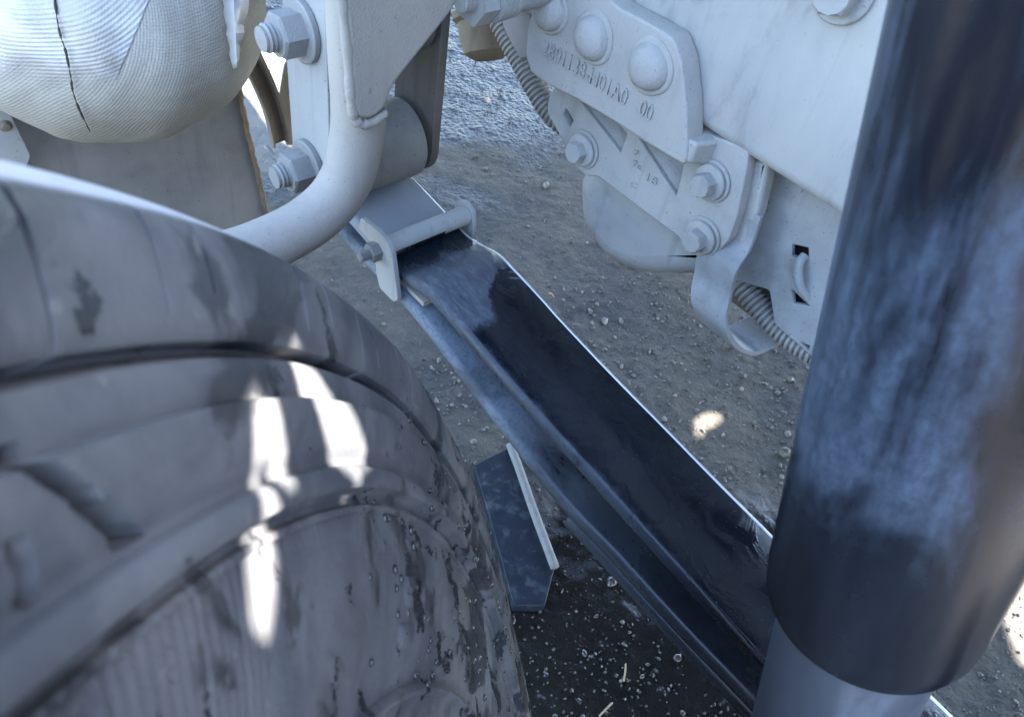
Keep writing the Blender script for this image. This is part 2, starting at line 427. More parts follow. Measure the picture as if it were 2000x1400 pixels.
M_wrap = wrap_cloth()
m, t, p = nmat('bare_foil'); p.inputs['Base Color'].default_value = (0.7, 0.69, 0.66, 1); p.inputs['Metallic'].default_value = 0.6; p.inputs['Roughness'].default_value = 0.4; M_foil = m
m, t, p = nmat('dark_stitching'); p.inputs['Base Color'].default_value = (0.05, 0.042, 0.035, 1); p.inputs['Roughness'].default_value = 0.95; M_stitch = m
m, t, p = nmat('pink_dry_leaf'); p.inputs['Base Color'].default_value = (0.62, 0.36, 0.27, 1); p.inputs['Roughness'].default_value = 0.8; M_pink = m
m, t, p = nmat('dry_straw'); p.inputs['Base Color'].default_value = (0.30, 0.23, 0.14, 1); p.inputs['Roughness'].default_value = 0.8; M_straw = m
m, t, p = nmat('edge_glint_metal'); p.inputs['Base Color'].default_value = (0.75, 0.76, 0.78, 1); p.inputs['Metallic'].default_value = 0.8; p.inputs['Roughness'].default_value = 0.35; M_edge = m  # bright colour imitating a reflection along the leaf edge

def wet_mask(k, v):
    """spilled water spreading from under the spring towards the lens"""
    s = k.sep(v)
    dx = k.math('MULTIPLY', k.math('SUBTRACT', s[0], -0.02), 1.5); dy = k.math('MULTIPLY', k.math('SUBTRACT', s[1], -0.44), 1.25)
    dist = k.math('SQRT', k.math('ADD', k.math('MULTIPLY', dx, dx), k.math('MULTIPLY', dy, dy)))
    dist = k.math('ADD', dist, k.math('MULTIPLY', k.math('SUBTRACT', k.noise(v, 8, 4, 0.65), 0.5), 0.30))
    return k.math('SUBTRACT', 1.0, k.ramp(dist, 0.47, 0.64))
def ground_mat():
    m, t, p = nmat('wet_gritty_ground'); k = NT(t); v = k.coord(); xy = k.sep(v)
    big = k.noise(v, 4.0, 4, 0.6, 0.4); mid = k.noise(v, 26, 4, 0.65); fine = k.noise(v, 230, 4, 0.75); cell = k.voro(v, 105)
    dry = k.mix(k.ramp(big, 0.36, 0.64), (0.080, 0.064, 0.047), (0.040, 0.037, 0.034))
    dry = k.mix(k.math('MULTIPLY', k.ramp(mid, 0.48, 0.72), 0.5), dry, (0.112, 0.092, 0.068))
    dry = k.mix(k.math('MULTIPLY', k.ramp(fine, 0.58, 0.72), 0.65), dry, (0.18, 0.158, 0.13))
    dry = k.mix(k.math('MULTIPLY', k.ramp(fine, 0.46, 0.32), 0.7), dry, (0.014, 0.0125, 0.011))
    # sunlit gap far off: its glare painted in as paler ground
    ex = k.math('SUBTRACT', xy[0], 1.58); ey = k.math('SUBTRACT', xy[1], -0.74)
    pd = k.math('SQRT', k.math('ADD', k.math('MULTIPLY', ex, ex), k.math('MULTIPLY', ey, ey)))
    pale = k.math('SUBTRACT', 1.0, k.ramp(k.math('ADD', pd, k.math('MULTIPLY', k.math('SUBTRACT', big, 0.5), 0.3)), 0.28, 0.42))
    dry = k.mix(k.math('MULTIPLY', pale, 0.8), dry, (0.20, 0.185, 0.16))
    wet = wet_mask(k, v)
    # damp coarse asphalt further off, where the dirt film ends
    far = k.ramp(k.math('ADD', k.math('ADD', xy[0], k.math('MULTIPLY', xy[1], -0.28)), k.math('MULTIPLY', k.math('SUBTRACT', big, 0.5), 0.9)), 1.28, 1.60)
    far = k.math('MULTIPLY', far, k.math('SUBTRACT', 1.0, pale))
    c = k.mix(k.math('MULTIPLY', wet, 0.90), dry, (0.010, 0.0095, 0.009))
    c = k.mix(k.math('MULTIPLY', far, 0.8), c, (0.014, 0.016, 0.021))
    k.put(p.inputs['Base Color'], c)
    pud = k.math('MULTIPLY', wet, k.ramp(mid, 0.24, 0.40))
    r = k.mixf(wet, k.mixf(fine, 0.65, 0.95), k.mixf(pud, 0.30, 0.05)); r = k.mixf(far, r, 0.33)
    k.put(p.inputs['Roughness'], r); p.inputs['Specular IOR Level'].default_value = 0.5
    h = k.math('ADD', k.math('MULTIPLY', k.math('MULTIPLY', cell, -1.0), k.mixf(far, 0.35, 1.3)), k.math('MULTIPLY', fine, 0.55))
    h = k.math('MULTIPLY', h, k.mixf(pud, 1.0, 0.16))
    n = k.bump(h, 0.75, 0.006); k.put(p.inputs['Normal'], n)
    return m
M_ground = ground_mat()
def pebble_mat():
    m, t, p = nmat('grit'); k = NT(t); v = k.coord()
    c = k.mix(k.ramp(k.noise(v, 60, 2), 0.35, 0.65), (0.045, 0.04, 0.036), (0.17, 0.15, 0.13))
    w = wet_mask(k, v); c = k.mix(k.math('MULTIPLY', w, 0.8), c, (0.03, 0.027, 0.024))
    k.put(p.inputs['Base Color'], c); k.put(p.inputs['Roughness'], k.mixf(w, 0.55, 0.08))
    return m
M_grit = pebble_mat()

# ------------------------------------------------------------------ ground
def noise2(X, Y, s, seed):
    r = np.random.default_rng(seed); N = 256; g = r.random((N, N))
    x = X * s; y = Y * s; xi = np.floor(x).astype(int); yi = np.floor(y).astype(int); fx = x - xi; fy = y - yi
    fx = fx * fx * (3 - 2 * fx); fy = fy * fy * (3 - 2 * fy); w = lambda i, j: g[i % N, j % N]
    return (w(xi, yi) * (1 - fx) + w(xi + 1, yi) * fx) * (1 - fy) + (w(xi, yi + 1) * (1 - fx) + w(xi + 1, yi + 1) * fx) * fy
def gz(X, Y):
    return (noise2(X, Y, 4, 1) - .5) * 0.010 + (noise2(X, Y, 19, 2) - .5) * 0.004 + (noise2(X, Y, 61, 3) - .5) * 0.0022 + (noise2(X, Y, 110, 4) - .5) * 0.0022
def axis_pts(lo, hi, step):
    a = np.arange(lo, hi, step); out = step * 1.6; L = []; R = []; x = lo; y = hi
    while out < 200:
        x -= out; y += out; L.append(x); R.append(y); out *= 1.6
    return np.array(L[::-1] + list(a) + R)
gx = axis_pts(-0.5, 2.5, 0.0060); gy = axis_pts(-2.0, 0.2, 0.0060)
GX, GY = np.meshgrid(gx, gy, indexing='ij')
inside = (GX > -.52) & (GX < 2.52) & (GY > -2.02) & (GY < .22)
GZ = np.where(inside, gz(GX, GY), 0.0)
nx, ny = GX.shape
me = bpy.data.meshes.new('ground')
co = np.stack([GX, GY, GZ], -1).reshape(-1, 3).astype(np.float32)
idx = np.arange(nx * ny).reshape(nx, ny)
quads = np.stack([idx[:-1, :-1], idx[1:, :-1], idx[1:, 1:], idx[:-1, 1:]], -1).reshape(-1, 4).astype(np.int32)
me.vertices.add(len(co)); me.vertices.foreach_set('co', co.ravel())
me.loops.add(quads.size); me.loops.foreach_set('vertex_index', quads.ravel())
me.polygons.add(len(quads)); me.polygons.foreach_set('loop_start', np.arange(0, quads.size, 4, dtype=np.int32))
me.update(calc_edges=True); me.validate()
g = link('ground', me, M_ground, smooth=180)
tag(g, kind='structure')

# loose grit: one uncountable mass
ico = bmesh.new(); bmesh.ops.create_icosphere(ico, subdivisions=1, radius=1)
iv = np.array([v.co[:] for v in ico.verts]); ifc = np.array([[v.index for v in f.verts] for f in ico.faces]); ico.free()
N = 16000
px_ = rng.uniform(-0.35, 2.3, N); py_ = rng.uniform(-1.9, 0.1, N)
near = int(N * 0.45)
px_[:near] = rng.uniform(-0.3, 0.7, near); py_[:near] = rng.uniform(-1.2, 0.0, near)
rad = rng.lognormal(math.log(0.0016), 0.5, N); pz = gz(px_, py_)
sc3 = rad[:, None] * rng.uniform(0.6, 1.3, (N, 3)); ang = rng.uniform(0, 6.28, N)
loc = iv[None] * (1 + rng.uniform(-.22, .22, (N, len(iv), 1))) * sc3[:, None, :]
ca, sa = np.cos(ang)[:, None], np.sin(ang)[:, None]
lx = loc[..., 0] * ca - loc[..., 1] * sa; ly = loc[..., 0] * sa + loc[..., 1] * ca
co = np.stack([lx + px_[:, None], ly + py_[:, None], loc[..., 2] + pz[:, None] + rad[:, None] * 0.15], -1).reshape(-1, 3).astype(np.float32)
tris = (ifc[None] + (np.arange(N) * len(iv))[:, None, None]).reshape(-1, 3).astype(np.int32)
me = bpy.data.meshes.new('loose_grit')
me.vertices.add(len(co)); me.vertices.foreach_set('co', co.ravel())
me.loops.add(tris.size); me.loops.foreach_set('vertex_index', tris.ravel())
me.polygons.add(len(tris)); me.polygons.foreach_set('loop_start', np.arange(0, tris.size, 3, dtype=np.int32))
me.update(calc_edges=True)
gr = link('loose_grit', me, M_grit, smooth=50)
tag(gr, 'loose grit and small stones scattered over the ground', 'grit', kind='stuff')

# ------------------------------------------------------------------ front wheel
phi, cam_ang = 0.697, 0.2845
WC = np.array([-0.218, 0.117, 0.57])
wnorm = np.array([-math.sin(phi) * math.cos(cam_ang), -math.cos(phi) * math.cos(cam_ang), math.sin(cam_ang)])
wt = np.array([math.cos(phi), -math.sin(phi), 0.0]); wb = np.cross(wnorm, wt)
WF = (wnorm, wt, wb)
wheel = empty('truck_wheel', WC - np.array([0, 0, 0.57]))
tag(wheel, 'big dusty steered tyre filling the lower left corner, wet spotted sidewall facing the spring', 'wheel')
def tyre_prof():
    P = [(0.285, -0.235), (0.30, -0.25), (0.36, -0.275), (0.42, -0.28), (0.47, -0.275), (0.495, -0.268), (0.502, -0.262)]
    for a in (-0.22, -0.17, -0.12, -0.07):
        P += [(0.514, a - 0.008), (0.514, a - 0.006), (0.499, a - 0.0045), (0.499, a + 0.0045), (0.514, a + 0.006), (0.514, a + 0.008)]
    P += [(0.5120, -0.050), (0.5110, -0.030), (0.5098, -0.020), (0.5075, -0.012), (0.5042, -0.006), (0.5018, -0.0025), (0.500, 0.0), (0.496, 0.0018), (0.490, 0.0028), (0.486, 0.0032), (0.482, 0.0034), (0.4785, 0.0032),
          (0.4772, 0.0022), (0.4762, -0.0042), (0.4750, -0.0044), (0.4738, 0.0015), (0.4722, 0.0022), (0.468, 0.0026), (0.4652, 0.0024), (0.4647, 0.0056), (0.460, 0.0056), (0.456, 0.0052), (0.452, 0.0046), (0.449, 0.0034),
          (0.4472, 0.0034), (0.4466, 0.0054), (0.4452, 0.0064), (0.442, 0.0066), (0.4408, 0.0060), (0.4398, 0.0020), (0.4375, 0.0004), (0.4362, 0.0006), (0.4356, 0.0022), (0.4340, 0.0022), (0.4333, 0.0008), (0.432, 0.0010), (0.428, 0.0014), (0.42, 0.0018), (0.41, 0.0018), (0.40, 0.0010),
          (0.39, 0.0), (0.382, -0.0012), (0.3765, -0.0022), (0.3755, -0.0005), (0.3738, 0.0002), (0.3722, -0.0008), (0.3712, -0.0035), (0.365, -0.006), (0.35, -0.012), (0.33, -0.022), (0.31, -0.036), (0.298, -0.046), (0.285, -0.055)]
    return P
# angular stations: fine where the tyre is seen, with four extra stations at every shoulder sipe
cols = []
x = -180.0
while x < 180:
    cols.append((x, 0)); x += 0.16 if -16 < x < 60 else 0.9
for i in range(130):
    c_ = -180 + 360 / 130 * (i + 0.5) + 0.4 * math.sin(i * 2.7); w_ = 0.10 + 0.03 * math.sin(i * 1.3)
    cols = [q for q in cols if abs(q[0] - c_) > w_ + 0.03]
    cols += [(c_ - w_, 0), (c_ - w_ * 0.8, i + 1), (c_ + w_ * 0.8, i + 1), (c_ + w_, 0)]
cols.sort()
def tyre_fn(r, a, k, th):
    deg = math.degrees(th); fl_ = cols[k][1]
    if a > -0.03 and fl_ and fl_ % 7 != 3:
        # shoulder sipes: narrow cuts from the tread edge down the flank
        if r > 0.4885 - 0.006 * (fl_ % 3) and a > -0.022: a -= 0.014; r -= 0.005
    if a > -0.02:
        # lug pockets between the groove and the protector rib, slanted
        if deg > 43:
            f_ = (0.466 - r) / 0.017
            q = (deg - 50.3 + f_ * 2.3 + 7) % 14 - 7
            if 0.4485 < r < 0.4655: a -= 0.007 * max(0.0, min(1.0, (0.20 + 0.22 * f_ - abs(q)) / 0.12))
            q = (deg - 51.2 + f_ * 0.6 + 7) % 14 - 7
            if 0.4485 < r < 0.4575: a -= 0.006 * max(0.0, min(1.0, (0.20 - abs(q)) / 0.12))
        # fine radial ribs on the sidewall
        if 0.385 < r < 0.436: a += 0.00016 * math.sin(th * 720)
        a += 0.0004 * math.sin(th * 23 + r * 60) * (1 if r > 0.38 else 0)
    return r, a
prof_t = tyre_prof()
fine_p = []
for (r0, a0), (r1, a1) in zip(prof_t[:-1], prof_t[1:]):
    fine_p.append((r0, a0))
    if a0 > -0.02 and 0.447 < r0 < 0.467:
        fine_p += [(r0 + (r1 - r0) * q, a0 + (a1 - a0) * q) for q in (0.25, 0.5, 0.75)]
fine_p.append(prof_t[-1])
tv, tf = lathe(fine_p, WC, WF, 0, tyre_fn, ang=[math.radians(q[0]) for q in cols])
tyre = obj('tyre', (tv, [f for f in tf if len(f) == 4]), M_rubber, wheel, smooth=40)
def sidewall_a(r):
    pr = sorted([(q, a) for q, a in tyre_prof() if a > -0.06 and q < 0.5]); return np.interp(r, [q for q, _ in pr], [a for _, a in pr])
def on_wall(r, thd, h):
    th = math.radians(thd); return WC + wnorm * (sidewall_a(r) + h) + (math.cos(th) * wt + math.sin(th) * wb) * r
def raised(poly, h, name='raised_panel', n=4):
    """raised moulding on the sidewall: polygon in (radius, degrees)"""
    P = fillet([(a, b * 0.0073) for a, b in poly], 0.006, n); P = [(a, b / 0.0073) for a, b in P]; N_ = len(P)
    cr_ = sum(p[0] for p in P) / N_; ct = sum(p[1] for p in P) / N_
    ins = [(cr_ + (a - cr_) * 0.80, ct + (b - ct) * 0.80) for a, b in P]
    V = [on_wall(a, b, -0.001) for a, b in P] + [on_wall(a, b, h) for a, b in ins] + [on_wall(cr_, ct, h)]
    Fc = [(i, (i + 1) % N_, N_ + (i + 1) % N_, N_ + i) for i in range(N_)] + [(N_ + i, N_ + (i + 1) % N_, 2 * N_) for i in range(N_)]
    return obj(name, (V, Fc), M_rubber, tyre, smooth=180)
# moulded panels and letter shapes seen on the sidewall
raised([(0.432, 41), (0.432, 33.5), (0.395, 31), (0.381, 35), (0.381, 41), (0.40, 43)], 0.0008)
raised([(0.414, 26), (0.414, 22.5), (0.401, 22.5), (0.401, 26)], 0.0008)
raised([(0.398, 27), (0.398, 23.5), (0.388, 23.5), (0.388, 27)], 0.0008)
raised([(0.428, 19), (0.432, 13), (0.424, 3), (0.408, 0), (0.392, 8), (0.398, 17)], 0.0008)
rim = obj('rim', lathe([(0.0, -0.10), (0.06, -0.10), (0.10, -0.13), (0.20, -0.14), (0.255, -0.09), (0.268, -0.06), (0.287, -0.05), (0.292, -0.044), (0.288, -0.056), (0.28, -0.07), (0.27, -0.22), (0.29, -0.24), (0.27, -0.245), (0.24, -0.2), (0.0, -0.2)], WC, WF, 64), M_shack, wheel)
obj('brake_drum', lathe([(0.0, 0.02), (0.09, 0.02), (0.10, 0.0), (0.19, -0.01), (0.20, -0.03), (0.20, -0.12), (0.0, -0.12)], WC, WF, 48), M_dark, wheel)

# water drops standing on the sidewall
drops = []
for i in range(120):
    th = rng.uniform(-12, 33); r = rng.uniform(0.375, 0.478)
    s = rng.uniform(0.0007, 0.0022); c = on_wall(r, th, 0.0)
    drops.append(lathe([(0.0, 0.7 * s), (0.5 * s, 0.6 * s), (0.87 * s, 0.3 * s), (s, -0.2 * s)], c + np.array([0, 0, 0]), WF, 8))
m, t, p = nmat('water_drops'); p.inputs['Base Color'].default_value = (0.02, 0.02, 0.022, 1); p.inputs['Roughness'].default_value = 0.03; p.inputs['Specular IOR Level'].default_value = 1.0; M_water = m
d = obj('water_drops', join(*drops), M_water, tyre, smooth=180); d['kind'] = 'stuff'

# ------------------------------------------------------------------ frame rail
YR = -0.500
rail = empty('frame_rail', (0.4, YR, 0.70))
tag(rail, 'long pale dusty frame rail running diagonally from top centre behind the black shock', 'frame rail')
ZB, ZT = 0.701, 0.955
sec = [(0, ZT), (0, ZB + 0.010), (-0.001, ZB + 0.005), (-0.004, ZB + 0.0015), (-0.010, ZB), (-0.082, ZB), (-0.082, ZB + 0.008), (-0.012, ZB + 0.008), (-0.008, ZB + 0.012),
       (-0.008, ZT - 0.012), (-0.012, ZT - 0.008), (-0.082, ZT - 0.008), (-0.082, ZT), ]
secf = fillet(sec, 0.0005, 1)
def prismX(sec, x0, x1, y0=YR, nseg=1):
    V, Fc = [], []; n = len(sec)
    for i in range(nseg + 1):
        x = x0 + (x1 - x0) * i / nseg
        for a, b in sec: V.append((x, y0 + a, b))
    for i in range(nseg):
        for k in range(n):
            k2 = (k + 1) % n; Fc.append((i * n + k, i * n + k2, (i + 1) * n + k2, (i + 1) * n + k))
    Fc.append(tuple(range(n))); Fc.append(tuple(range(nseg * n, (nseg + 1) * n)))
    return V, Fc
obj('channel', prismX(sec, -1.6, 3.2), M_rail, rail)
# large bolt head at the top edge of the picture on the web
c = atY(1650, -22, YR)
wsh = obj('washer', lathe([(0, 0), (0.020, 0), (0.021, 0.001), (0.021, 0.003), (0.020, 0.004), (0, 0.004)], c, (0, 1, 0)), M_boltl, rail)
obj('bolt_head', hexa(c + [0, 0.004, 0], (0, 1, 0), 0.026, 0.012), M_boltl, rail)

# ------------------------------------------------------------------ cast bracket with rivets and part number
YC = -0.478
cast = empty('cast_bracket', atY(1200, 250, YR)); tag(cast, 'pale cast bracket with three domed rivets and raised part number, on the frame rail', 'bracket')
body_px = [(1053, -30), (1030, 55), (1026, 110), (1036, 142), (1066, 165), (1130, 197), (1210, 245), (1262, 280), (1336, 324), (1342, 300), (1340, 210), (1331, 120), (1313, 74), (1262, 44), (1205, 14), (1165, -30)]
plateY('body', body_px, YC, 0.0215, M_cast, cast, bev=0.0022, rad=0.004, bres=3)
# foot that turns under the rail
ft = atY(1336, 324, YC)
V = []
for (y, z0, z1, x0, x1) in ((YC - 0.002, 0.682, 0.700, ft[0] - 0.003, ft[0] + 0.012), (-0.515, 0.674, 0.6985, ft[0] - 0.010, ft[0] + 0.010), (-0.555, 0.672, 0.6985, ft[0] - 0.016, ft[0] + 0.008)):
    V += [(x0, y, z0), (x1, y, z0), (x1, y, z1), (x0, y, z1)]
Fc = [(0, 1, 2, 3), (8, 11, 10, 9)]
for i in range(2):
    for k in range(4): Fc.append((i * 4 + k, i * 4 + (k + 1) % 4, i * 4 + 4 + (k + 1) % 4, i * 4 + 4 + k))
bevel(obj('foot', (V, Fc), M_cast, cast), 0.003, 3, 20)
for px, py, s, bump_ in ((1076, 20, 1.1, 0), (1160, 74, 1.16, 1), (1271, 131, 1.2, 1)):
    c = atY(px, py, YC)
    rv = obj('rivet', lathe([(0, -0.001), (0.0178 * s, -0.001), (0.0182 * s, 0.0008), (0.0172 * s, 0.002), (0.0150 * s, 0.0022), (0.0146 * s, 0.004), (0.0128 * s, 0.0082), (0.0095 * s, 0.0112), (0.005 * s, 0.0128), (0, 0.0132)], c, (0, 1, 0), 40,
             fn=lambda r, a, k, th: (r * (1 + 0.025 * math.sin(3 * th + px)) if r > 0.015 else r, a)), M_cast, cast, smooth=28)
    if bump_:
        obj('punch_mark', lathe([(0.0042, -0.002), (0.0040, 0.0006), (0.0034, 0.0011), (0, 0.0010)], c + np.array([0.0045, 0.0112, 0.002]), (0.35, 1, 0.15), 20), M_cast, rv)
def emboss(txt, px0, px1, Yf, size_v, mat, parent, name='raised_text', depth=0.0017):
    """raised characters running from one point of a face to another"""
    a, b = atY(*px0, Yf), atY(*px1, Yf)
    cu = bpy.data.curves.new(name, 'FONT'); cu.body = txt; cu.size = 1.0; cu.extrude = 0.02; cu.offset = -0.012
    o = bpy.data.objects.new('t', cu); COL.objects.link(o)
    me = bpy.data.meshes.new_from_object(o.evaluated_get(bpy.context.evaluated_depsgraph_get())); bpy.data.objects.remove(o)
    xs = [v.co.x for v in me.vertices]; w = max(xs) - min(xs); x0 = min(xs)
    u = (b - a) / w; vdir = np.array([0, 0, 1.0]) * size_v; nd = np.array([0, 1.0, 0]) * depth / 0.02
    for v in me.vertices:
        p = a + u * (v.co.x - x0) + vdir * v.co.y + nd * v.co.z; v.co = p
    me.flip_normals()
    return link(name, me, mat, parent, smooth=0)
emboss('2801138-H01A0', (1061, 105), (1222, 207), YC + 0.0002, 0.0200, M_cast, cast)
emboss('00', (1248, 223), (1271, 237), YC + 0.0002, 0.0190, M_cast, cast)

# ------------------------------------------------------------------ bolted lower bracket
YL = -0.502
low = empty('bolted_bracket', atY(1250, 420, YL)); tag(low, 'pale bracket with three flange bolts and a diamond hole, hanging below the cast bracket', 'bracket')
low_px = [(1092, 150), (1070, 195), (1068, 222), (1106, 287), (1126, 328), (1146, 346), (1166, 344), (1250, 408), (1328, 466), (1340, 492), (1372, 502), (1402, 494), (1424, 468), (1440, 420), (1458, 330), (1462, 290), (1340, 250), (1200, 190)]
diamond = [(1105, 212), (1119, 236), (1112, 250), (1099, 224)]
tri1 = [(1134, 199), (1208, 244), (1224, 262), (1211, 299)]
tri2 = [(1248, 272), (1334, 324), (1320, 384)]
plateY('face_plate', low_px, YL, 0.012, M_low, low, holes=[diamond, tri1, tri2], bev=0.0016, rad=0.004)
def pocket(px, dpt, shared):
    """hollow behind an opening: flush on one side and deepest on the other"""
    a = [atY(x, y, YL - 0.0022) for x, y in px]
    ins = [p + np.array([0, -d, 0]) for p, d in zip([atY(x, y, YL) for x, y in px], dpt)]
    n = len(px)
    Fc = [tuple(range(n, 2 * n))] + [(i, (i + 1) % n, n + (i + 1) % n, n + i) for i in range(n)]
    return obj('hollow', (a + ins, Fc), M_low, low, smooth=0)
pocket([(1130, 196), (1210, 242), (1228, 262), (1211, 303)], [0.0030, 0.030, 0.034, 0.0030], 0)
pocket([(1243, 268), (1338, 322), (1319, 390)], [0.0030, 0.036, 0.0030], 0)
obj('diamond_back', box(atY(1109, 231, YL) + [0, -0.017, 0], (0.02, 0.003, 0.02)), M_dark, low)
for i, (px, py) in enumerate(((1142, 291), (1391, 353), (1373, 461))):
    c = atY(px, py, YL)
    b_ = obj('washer', lathe([(0, -0.0005), (0.0160, -0.0005), (0.0160, 0.0008), (0.0176, 0.0008), (0.0178, 0.0014), (0.0174, 0.0024), (0.0166, 0.0027), (0.0158, 0.0027), (0, 0.0026)], c, (0, 1, 0), 40), M_boltl, low)
    hd = obj('bolt_head', join(lathe([(0, 0.0026), (0.0118, 0.0026), (0.0118, 0.0040), (0.0146, 0.0040), (0.0151, 0.0046), (0.0146, 0.0060), (0.0112, 0.0074), (0, 0.0074)], c, (0, 1, 0), 40),
                          hexa(c + [0, 0.0070, 0], (0, 1, 0), 0.0172, 0.0100, 0.25 + 0.35 * i)), M_boltl, low, smooth=28)
emboss('7', (1238, 302), (1246, 306), YL, 0.008, M_low, low); emboss('7e', (1236, 322), (1252, 332), YL, 0.008, M_low, low)
emboss('18', (1264, 352), (1282, 362), YL, 0.010, M_low, low); emboss('C', (1232, 362), (1242, 368), YL, 0.008, M_low, low)
# irregular cast layer squeezed behind the bracket
lay = [(1395, 300), (1500, 315), (1492, 362), (1478, 420), (1470, 440), (1462, 436), (1456, 470), (1446, 505), (1436, 512), (1430, 522), (1420, 528), (1412, 516), (1380, 512), (1370, 420)]
lo_ = plateY('cast_layer', lay, YL - 0.0125, 0.016, M_low, low, bev=0.004, rad=0.003, bres=3)

# ------------------------------------------------------------------ slotted plate behind
YS = -0.542
slot = empty('slotted_plate', atY(1560, 600, YS)); tag(slot, 'pale plate with cable tie slots below the rail, beside the black shock', 'plate')
sl_px = [(1250, 200), (1250, 430), (1330, 520), (1440, 549), (1502, 566), (1508, 600), (1512, 632), (1585, 696), (1760, 760), (1760, 300), (1500, 250)]
h1 = [(1547, 477), (1579, 484), (1579, 500), (1562, 506), (1547, 500)]
h2 = [(1546, 564), (1562, 580), (1582, 598), (1549, 593)]
h3 = [(1562, 667), (1582, 676), (1577, 684)]
plateY('sheet', sl_px, YS, 0.005, M_slot, slot, holes=[h1, h2, h3], bev=0.0008, rad=0.003)
br = [atY(1572, 499, YS + 0.0), atY(1563, 512, YS + 0.005), atY(1560, 535, YS + 0.007), atY(1564, 560, YS + 0.005), atY(1578, 582, YS - 0.002)]
bv, bf = tube(smooth_path(br, 6), 0.0038, 12); obj('bridge', (bv, bf), M_slot, slot)
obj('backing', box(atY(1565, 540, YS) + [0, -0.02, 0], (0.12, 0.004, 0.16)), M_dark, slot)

# ------------------------------------------------------------------ rounded housing below the bracket
hp = [atY(x, y, -0.556)[[0, 2]] for x, y in ((1158, 330), (1159, 400), (1175, 450), (1213, 497), (1268, 522), (1335, 526), (1445, 524), (1470, 300), (1250, 250))]
hous = plate('rounded_housing', hp, ((0, -0.556, 0), (1, 0, 0), (0, 0, 1)), 0.060, M_slot, bev=0.024, rad=0.012, bres=6)
tag(hous, 'smooth pale rounded housing bulging out below the bolted bracket', 'housing')

# ------------------------------------------------------------------ hooked strap
sxs = [0.206, 0.206, 0.205, 0.202, 0.196, 0.189, 0.182, 0.176, 0.171, 0.164]
sp3 = smooth_path([(0.212, -0.5175, 0.655), (0.209, -0.5175, 0.625)] + [atX(x, y, v) for (x, y), v in zip(((1441, 530), (1429, 578), (1420, 622), (1425, 652), (1440, 677), (1462, 689), (1486, 690), (1530, 668)), sxs[2:])], 6)
def strap(path, x0, x1, th):
    V, Fc = [], []; n = len(path)
    for i, p in enumerate(path):
        d = path[min(i + 1, n - 1)] - path[max(i - 1, 0)]; d = d * np.array([0, 1, 1]); d = d / np.linalg.norm(d); nn = np.array([0, d[2], -d[1]])
        for s, xx in ((1, x0), (1, x1), (-1, x1), (-1, x0)):
            q = p + nn * s * th / 2; V.append((p[0] + xx, q[1], q[2]))
    for i in range(n - 1):
        for k in range(4): Fc.append((i * 4 + k, i * 4 + (k + 1) % 4, i * 4 + 4 + (k + 1) % 4, i * 4 + 4 + k))
    Fc += [(0, 1, 2, 3), tuple(range(4 * n - 4, 4 * n))]
    return V, Fc
so_ = obj('hooked_strap', strap(sp3, 0.0, 0.040, 0.005), M_slot); bevel(so_, 0.0008, 2)
tag(so_, 'pale flat strap bent into a hook under the corrugated conduit', 'strap')

# ------------------------------------------------------------------ corrugated conduit
cp = smooth_path([(0.66, -0.552, 0.690), (0.60, -0.552, 0.664), (0.545, -0.551, 0.632), (0.487, -0.550, 0.599), (0.452, -0.556, 0.590), (0.41, -0.570, 0.586), (0.35, -0.578, 0.578), (0.27, -0.570, 0.568), (0.222, -0.560, 0.558), (0.165, -0.556, 0.546), (0.10, -0.556, 0.55), (0.0, -0.56, 0.56)], 40)
# resample evenly so that every ridge is alike
cpa = np.array(cp); dl = np.r_[0, np.cumsum(np.linalg.norm(np.diff(cpa, axis=0), axis=1))]
pitch = 0.0052; ns = int(dl[-1] / pitch) * 5; tt = np.linspace(0, dl[-1], ns)
cpp = np.stack([np.interp(tt, dl, cpa[:, i]) for i in range(3)], 1)
rr = [0.0122 if i % 5 in (1, 2, 3) else 0.0094 for i in range(ns)]
cond = obj('corrugated_conduit', tube(cpp, rr, 20), M_conduit, smooth=40)
tag(cond, 'grey corrugated conduit running along the rail behind the brackets', 'conduit')

# ------------------------------------------------------------------ shackle bolt sleeve at the top and brown housing behind
stud = empty('spacer_bolt', atY(960, 30, -0.42)); tag(stud, 'dusty bolt with nut and sleeve at the top edge, left of the cast bracket', 'bolt')
c0 = atY(897, 4, -0.385); ax = np.array([0, -1.0, 0])
obj('stud', threads(c0, ax, 0.0085, 0.022), M_boltl, stud)
obj('nut', hexa(c0 + ax * 0.010, ax, 0.034, 0.017, 0.1), M_boltl, stud, smooth=28)
obj('collar', lathe([(0, 0.027), (0.017, 0.027), (0.020, 0.029), (0.020, 0.042), (0.018, 0.0445), (0.0195, 0.046), (0.0195, 0.049), (0.017, 0.0505), (0.0165, 0.12), (0, 0.12)], c0, ax, 40), M_boltl, stud)
plateY('ear', [(975, 20), (1035, 20), (1045, 110), (1015, 115), (985, 60)], -0.512, 0.01, M_pipe, stud)
bh = empty('brown_housing', atd(945, 70, 0.92)); tag(bh, 'brown dusty ribbed housing in the background at the top, left of the conduit', 'housing')
c = atd(948, 42, 0.95)
obj('shell', lathe([(0, 0.045), (0.018, 0.044), (0.03, 0.036), (0.034, 0.02), (0.0345, 0.0), (0.040, -0.004), (0.040, -0.012), (0.035, -0.016), (0.038, -0.06), (0, -0.06)], c, (-0.55, 0.2, -0.8), 40), M_brown, bh)
obj('flange', lathe([(0, -0.058), (0.046, -0.058), (0.047, -0.064), (0.046, -0.075), (0, -0.075)], c, (-0.55, 0.2, -0.8), 10), M_brown, bh)

